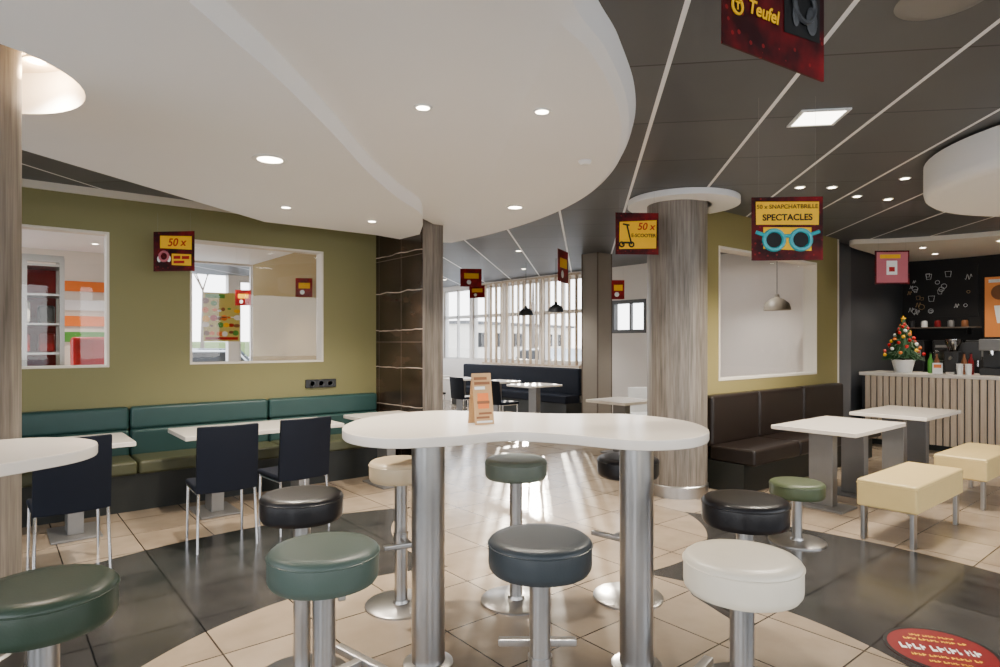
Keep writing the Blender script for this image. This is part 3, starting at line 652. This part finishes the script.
text('lettering','T',0.028,YEL,t,(-0.172,FY-0.003,0.108),bold=0.001)
flat(t,'product_panel',[(0.03,0.095),(0.20,0.105),(0.20,0.39),(0.03,0.38)],BLK)
MB().sphere((0.155,FY-0.004,0.155),0.034,14,(0.8,0.1,1.2)).build('headphone_picture',DARKW,t); MB().sphere((0.08,FY-0.004,0.155),0.028,14,(0.6,0.1,1.2)).build('headphone_picture',DARKW,t); ringmesh(t,'headphone_band',0.118,0.19,0.048,0.007,DARKW,FY-0.006)
flat(t,'banner',[(-0.19,0.18),(0.01,0.185),(0.01,0.38),(-0.19,0.37)],YEL)
t=poster(174,6.05,2.62,0.42,0.385,R(-6),'poster with pink headphones hung before the green wall',hang=2.80)
flat(t,'banner',[(-0.14,0.225),(0.185,0.205),(0.185,0.335),(-0.14,0.345)],YEL); text('lettering','50 x',0.105,REDP,t,(0.03,FY-0.003,0.275),shear=0.2,bold=0.0015)
flat(t,'banner',[(-0.02,0.06),(0.18,0.05),(0.18,0.16),(-0.02,0.17)],YEL)
for x0,x1,z0,z1 in ((0.0,0.07,0.118,0.148),(0.085,0.16,0.115,0.145),(0.0,0.11,0.075,0.1)): flat(t,'printed_line',rect(x0,x1,z0,z1),REDP,FY-0.002)
ringmesh(t,'headphone_band',-0.10,0.145,0.045,0.012,PINK)
for x in (-0.15,-0.05): MB().sphere((x,FY,0.12),0.026,10,(0.8,0.1,1.2)).build('ear_cup',WHT,t)
t=poster(892,8.0,2.72,0.42,0.43,R(-5),'small pink poster with white packet hung before the counter')
flat(t,'banner',rect(-0.19,0.19,0.02,0.41),PINK); flat(t,'packet',rect(-0.07,0.06,0.12,0.30),WHT,FY-0.002); flat(t,'packet_mark',rect(-0.04,0.03,0.16,0.22),REDP,FY-0.004); flat(t,'banner',rect(-0.15,0.1,0.33,0.38),YEL,FY-0.002)
for px,D,zt,w_,h_,yw,lb in ((471,10.5,2.78,0.36,0.30,10,'small red poster hung beyond the stone pier, upper'),(477,11.8,2.62,0.30,0.24,-10,'small red poster hung beyond the stone pier, lower'),
      (563,8.2,2.75,0.42,0.42,66,'poster seen almost edge on before the slat screen'),(618,9.8,2.52,0.2,0.3,0,'small poster between square and round columns'),
      (304,9.3,2.50,0.24,0.28,10,'small red poster seen through the right opening of the green wall'),(243,9.6,2.35,0.24,0.24,0,'small red poster above the menu sheet in the right opening')):
    t=poster(px,D,zt,w_,h_,R(yw),lb,hang=2.985 if px<400 else CZ,bm=BOKEHR); flat(t,'banner',rect(-w_*0.32,w_*0.36,h_*0.45,h_*0.75),YEL); flat(t,'picture',circ(-w_*0.1,h_*0.25,h_*0.12),WHT,FY-0.002)
t=thing('window_poster','yellow and green menu sheet stuck on the far play room window','poster',(3.26,11.93,1.58))
MB().box(-0.31,0.31,-0.004,0.0,-0.02,0.86).build('sheet',M('menu_yellow_green',(0.55,0.47,0.12),0.5),t)
flat(t,'heading',rect(-0.28,0.05,0.76,0.83),GRNP,-0.0055); flat(t,'heading',rect(-0.28,0.28,0.01,0.06),REDP,-0.0055); flat(t,'heading',rect(-0.28,0.28,0.41,0.43),WHT,-0.0055)
FM=[BRNP,GRNP,ORNG,REDP,BRNP,ORNG,YEL,WHT]
for k in range(26):
    cx,cz=-0.25+0.1*(k%6)+random.uniform(-.03,.03),0.13+0.14*(k//6)+random.uniform(-.03,.03); rr=random.uniform(0.03,0.07)
    flat(t,'food_picture',circ(cx,cz,rr*random.uniform(0.5,1),10,rr),FM[(k*5+k//6)%8],-0.0055-0.0011*(k%5))
q=P(941,650,0); t=thing('floor_sticker','round red floor sticker with yellow marks at bottom right','sticker',(q.x,q.y,0),CAMROT+R(-18))
MB().lathe([(0,0.0005),(0.25,0.0005),(0.25,0.0018),(0,0.0018)],n=48).build('disc',STICK,t)
MB().lathe([(0.232,0.0018),(0.25,0.0018),(0.25,0.0024),(0.232,0.0024)],n=48).build('border',BLK,t)
for k,(a,b_,y0,y1,m_,ws) in enumerate(((-0.10,0.11,0.135,0.155,YEL,0.012),(-0.14,0.15,0.085,0.107,YEL,0.014),(-0.18,0.18,-0.03,0.03,WHT,0.024),(-0.15,0.15,-0.095,-0.073,YEL,0.014),(-0.09,0.10,-0.15,-0.132,YEL,0.012))):
    x=a; j=0
    while x+ws<=b_:
        wv=ws*random.choice((0.8,1.0,1.1,0.5))
        g=MB().box(x,x+wv*0.36,y0,y1,0.0018,0.0024); g.box(x+wv*0.36,x+wv,y0+(y1-y0)*0.4*(j%2),y0+(y1-y0)*(0.35+0.4*(j%2)),0.0018,0.0024)
        g.build('printed_mark',m_,t); x+=wv+ws*0.3; j+=1
        if j%5==4: x+=ws*0.7

# ---------------------------------------------------------------- things behind the green wall
t=thing('toy_display_cabinet','tall red display unit with steel frame seen through left opening','cabinet',(0.18,9.4,0))
MB().box(-0.62,-0.22,-0.25,0.3,0,2.6,0.01).build('side_panel',RED,t,'glossy red side panel')
MB().box(-0.22,0.5,0.25,0.3,0,2.5).build('back_panel',STICK,t,'dark red back panel')
for z in (0.5,1.0,1.40,1.75,2.10,2.45): MB().box(-0.22,0.5,-0.25,0.25,z,z+0.025).build('shelf',STEEL,t)
for x,y in ((-0.20,-0.25),(0.14,-0.25),(0.5,-0.25),(0.5,0.25)): MB().box(x-0.025,x+0.025,y-0.025,y+0.025,0,2.55).build('post',STEEL,t)
MB().box(-0.22,0.52,-0.27,-0.23,2.5,2.58).build('top_rail',STEEL,t)
k=0; TB=[(RED,'red'),(BLACKP,'black'),(ORNG,'orange'),(TEAL,'teal'),(RED,'red'),(STICK,'dark red'),(RED,'red'),(WHT,'white'),(BLACKP,'black')]
for z in (1.027,1.427,1.777):
    for x in (-0.08,0.12,0.36):
        tag(MB().box(0.18+x-0.08,0.18+x+0.08,9.25,9.5,z,z+random.uniform(0.18,0.28),0.03,3).build('toy_box',TB[k][0]),'%s toy box on %s shelf of the display unit, %s'%(TB[k][1],['lowest visible','middle','upper'][k//3],['left','centre','right'][k%3]),'toy'); k+=1
t=thing('red_armchair','red high backed seat seen at lower right of the left opening','chair',(1.25,10.2,0),R(200))
MB().box(-0.3,0.3,-0.3,0.3,0.3,0.5,0.04,3).build('seat',RED,t); MB().box(-0.3,0.3,-0.34,-0.22,0.45,1.62,0.05,3).build('backrest',RED,t)
for sx in (-1,1):
    MB().box(sx*0.3-0.05,sx*0.3+0.05,-0.3,0.25,0.3,0.75,0.03,3).build('armrest',RED,t)
    for sy in (-1,1): MB().cyl(sx*0.25,sy*0.25,0,0.3,0.02,n=12).build('leg',STEEL,t)
for k,(z,m_,nm) in enumerate(((2.35,ORNG,'orange'),(2.05,WHT,'white'),(1.8,ORNG,'rust'),(1.55,GRNP,'green'))):
    tag(MB().box(0.6,1.85,11.86,11.895,z,z+0.16).build('wall_board',m_),'%s painted board on the cream wall through the left opening'%nm,'board')

# ---------------------------------------------------------------- ceiling fittings
def lamp(p,z,e,parent,size=1.9,col=(1.0,0.89,0.74)):
    l=bpy.data.lights.new('bulb','SPOT'); l.energy=e*LK; l.color=col; l.spot_size=size; l.spot_blend=0.5; l.shadow_soft_size=0.05
    o=bpy.data.objects.new('bulb',l); COL.objects.link(o); o.parent=parent; o.location=(0,0,-0.02)
def downlight(p,z,label,r=0.038,e=25,group='recessed ceiling spotlights',col=(1.0,0.89,0.74)):
    t=thing('downlight',label,'ceiling light',(p.x,p.y,z),0,group)
    MB().lathe([(r,-0.001),(r*1.45,-0.001),(r*1.4,-0.007),(r*1.02,-0.008),(r,-0.001)],n=28).build('trim_ring',WHT,t)
    MB().lathe([(0,-0.002),(r,-0.002),(r,-0.004),(0,-0.004)],n=28).build('lens',LAMPE,t)
    lamp(p,z,e,t,1.9,col); return t
C=P
downlight(C(423,107,2.90),2.90,'small spotlight on the curved soffit, left of the front pair')
downlight(C(542,111,2.90),2.90,'small spotlight on the curved soffit, right of the front pair')
downlight(C(515,207,2.90),2.90,'spotlight at the far end of the curved soffit',0.065)
downlight(C(270,159,AZ),AZ,'largest round spotlight on the left soffit',0.08,60)
downlight(C(286,207,AZ),AZ,'small spotlight on the left soffit above the green wall opening')
downlight(C(372,221,AZ),AZ,'small spotlight on the left soffit beside the stone panel')
t=downlight(W(-2.36,3.18),2.985,'spotlight inside the soffit opening around the left column',0.04,15)
l=bpy.data.lights.new('bulb','POINT'); l.energy=11; l.color=(1.0,0.66,0.36); l.shadow_soft_size=0.03  # second light, added so the recess walls glow warm
o=bpy.data.objects.new('bulb',l); COL.objects.link(o); o.parent=t; o.location=(0,0,-0.07)
for i,(px,py) in enumerate(((800,187),(832,187),(857,196),(888,199),(905,178))):
    downlight(C(px,py,CZ),CZ,['spotlight in dark ceiling, leftmost of the row before the partition','spotlight in dark ceiling, second of the row before the partition','spotlight in dark ceiling, third of the row before the partition','spotlight in dark ceiling, fourth of the row, beside the white drum','spotlight in dark ceiling closest to the white drum'][i],0.035,22)
for i,(x,y) in enumerate(((10.7,3.2),(10.8,2.3),(11.6,3.3),(11.6,2.4))):
    downlight(Vector((x,y,0)),2.95,['spotlight over the christmas tree','spotlight over the espresso machine','spotlight over the back bar, left','spotlight over the back bar, right'][i],0.04,[18,18,8,8][i])
for i,(x,y) in enumerate(((6.6,7.6),(8.3,9.4),(6.6,10.6),(8.3,12.2),(7.6,5.2),(8.4,5.0))):  # fill lamps added to brighten the dim far dining area
    downlight(Vector((x,y,0)),CZ,'added fill spotlight in the dark ceiling of the far dining area',0.04,[34,34,34,34,20,20][i],'added fill spotlights of the far dining area',(1.0,0.96,0.9))
for i,(x,y) in enumerate(((0.5,8.6),(2.6,9.6),(1.2,10.8))):  # extra lamps added to light the room behind the green wall
    downlight(Vector((x,y,0)),2.985,'added fill spotlight in the ceiling of the play room behind the green wall',0.04,[24,20,18][i],'added fill spotlights of the play room')
q=C(818,117,CZ); t=thing('ceiling_panel_light','square lit ceiling panel light in the dark ceiling','ceiling light',(q.x,q.y,CZ),R(43))
fr=MB()
for (x0,x1,y0,y1) in ((-0.15,0.15,-0.15,-0.128),(-0.15,0.15,0.128,0.15),(-0.15,-0.128,-0.128,0.128),(0.128,0.15,-0.128,0.128)): fr.box(x0,x1,y0,y1,-0.012,-0.001)
fr.build('frame',WHT,t); MB().box(-0.128,0.128,-0.128,0.128,-0.008,-0.001).build('diffuser',PANELE,t)
lamp(q,CZ,50,t,2.4)
q=W(1.9,2.68); t=thing('ceiling_speaker','round grey ceiling speaker at the top right edge','speaker',(q.x,q.y,CZ))
MB().lathe([(0,-0.012),(0.13,-0.012),(0.15,-0.010),(0.18,-0.001),(0,-0.001)],n=40).build('grille',GREYM,t)
q=C(585,161,2.90); t=thing('smoke_detector','small white smoke detector on the curved soffit','detector',(q.x,q.y,2.90))
MB().lathe([(0,-0.03),(0.03,-0.03),(0.045,-0.018),(0.05,-0.001),(0,-0.001)],n=28).build('body',WHT,t)

# ---------------------------------------------------------------- outside
struct(MB().box(-80,120,-60,140,-0.3,-0.14).build('ground',ASPH))
def car(x,y,rz,paint,label):
    t=thing('parked_car',label,'car',(x,y,-0.14),rz,'cars parked outside the windows')
    pr=[(-2.1,0.3),(2.1,0.3),(2.15,0.65),(1.9,0.85),(1.0,0.95),(0.5,1.42),(-1.2,1.45),(-1.95,0.98),(-2.15,0.85)]
    rot=Matrix.Translation((0,0.85,0))@Matrix.Rotation(R(90),4,'X')
    MB().prism(pr,0,1.7,0.05,rot).build('body',paint,t)
    MB().prism([(-1.6,0.98),(0.85,0.98),(0.42,1.36),(-1.15,1.38)],-0.005,1.705,0,rot).build('windows',BLK,t)
    for sx in (-1.3,1.3):
        for sy in (-0.86,0.86): MB().lathe([(0,-0.1),(0.3,-0.1),(0.32,-0.06),(0.32,0.06),(0.3,0.1),(0,0.1)],n=24,mat=Matrix.Translation((sx,sy*0.93,0.32))@Matrix.Rotation(R(90),4,'X')).build('wheel',BLK,t)
car(5.6,22,R(20),CARG,'silver car parked outside, seen through right opening of the green wall')
car(7.2,27,R(15),CARD,'dark car parked outside, behind the silver car')
car(17,18,R(80),CARG,'silver car parked outside the far windows')
def tree(x,y,h,label,seed):
    rd=random.Random(seed); t=thing('bare_tree',label,'tree',(x,y,-0.14),0,'bare winter trees outside')
    tr=MB(); tr.tube([(0,0,0),(0.05,0.02,h*0.5)],0.11,8,r2=0.07); tr.build('trunk',BARK,t)
    b=MB()
    def br(p,d,l,r,n):
        e=p+d*l; b.tube([p,e],r,5,r2=r*0.6)
        if n>0:
            for k in range(3): br(e,(d+Vector((rd.uniform(-.8,.8),rd.uniform(-.8,.8),rd.uniform(0,.6)))).normalized(),l*0.68,r*0.58,n-1)
    br(Vector((0.05,0.02,h*0.48)),Vector((0,0,1)),h*0.2,0.07,4); b.build('branches',BARK,t)
tree(7.6,31,6,'bare tree outside beyond the parked cars',1); tree(16,24,6,'bare tree outside the far windows, left',2); tree(20,22,7,'bare tree outside the far windows, right',3)
t=thing('distant_building','pale flat roofed building far outside the windows','building',(44,56,-0.14),R(20))
MB().box(-12,12,-5,5,0,3.4).build('wall',CREAMW,t); MB().box(-12.3,12.3,-5.3,5.3,3.4,3.7).build('roof',DARKW,t)
for k in range(6): MB().box(-10+k*3.6,-8+k*3.6,-5.06,-5,1.2,2.6).build('window',BLK,t)
tag(MB().box(-14,24,74,76,-0.14,1.6,0.3).build('hedge',GRASS),'long clipped green hedge far outside','hedge')

# ---------------------------------------------------------------- light and camera
w=bpy.data.worlds.new('World'); S.world=w; w.use_nodes=True; nt=w.node_tree
bg=nt.nodes['Background']; tc=nt.nodes.new('ShaderNodeTexCoord'); sp=nt.nodes.new('ShaderNodeSeparateXYZ'); nt.links.new(tc.outputs['Generated'],sp.inputs[0])
cr=nt.nodes.new('ShaderNodeValToRGB'); nt.links.new(sp.outputs[2],cr.inputs[0])
cr.color_ramp.elements[0].position=0.0; cr.color_ramp.elements[0].color=(1.0,0.99,0.98,1)
cr.color_ramp.elements[1].position=0.6; cr.color_ramp.elements[1].color=(0.70,0.81,0.97,1)
nt.links.new(cr.outputs[0],bg.inputs[0]); bg.inputs[1].default_value=7.2
l=bpy.data.lights.new('sun','SUN'); l.energy=6; l.color=(1,0.90,0.74); l.angle=R(0.5)
o=bpy.data.objects.new('sun',l); COL.objects.link(o)
d=-(W(0.05,1).normalized()*math.cos(R(14))+Vector((0,0,math.sin(R(14)))))
o.rotation_euler=d.to_track_quat('-Z','Y').to_euler(); o.location=(20,25,12)
cam=bpy.data.cameras.new('camera'); cam.sensor_width=36; cam.lens=F/1000*36; cam.shift_y=(HOR-333.5)/1000; cam.clip_start=0.05; cam.clip_end=400
co=bpy.data.objects.new('camera',cam); COL.objects.link(co); co.location=(0,0,HC); co.rotation_euler=(R(90),0,CAMROT); S.camera=co
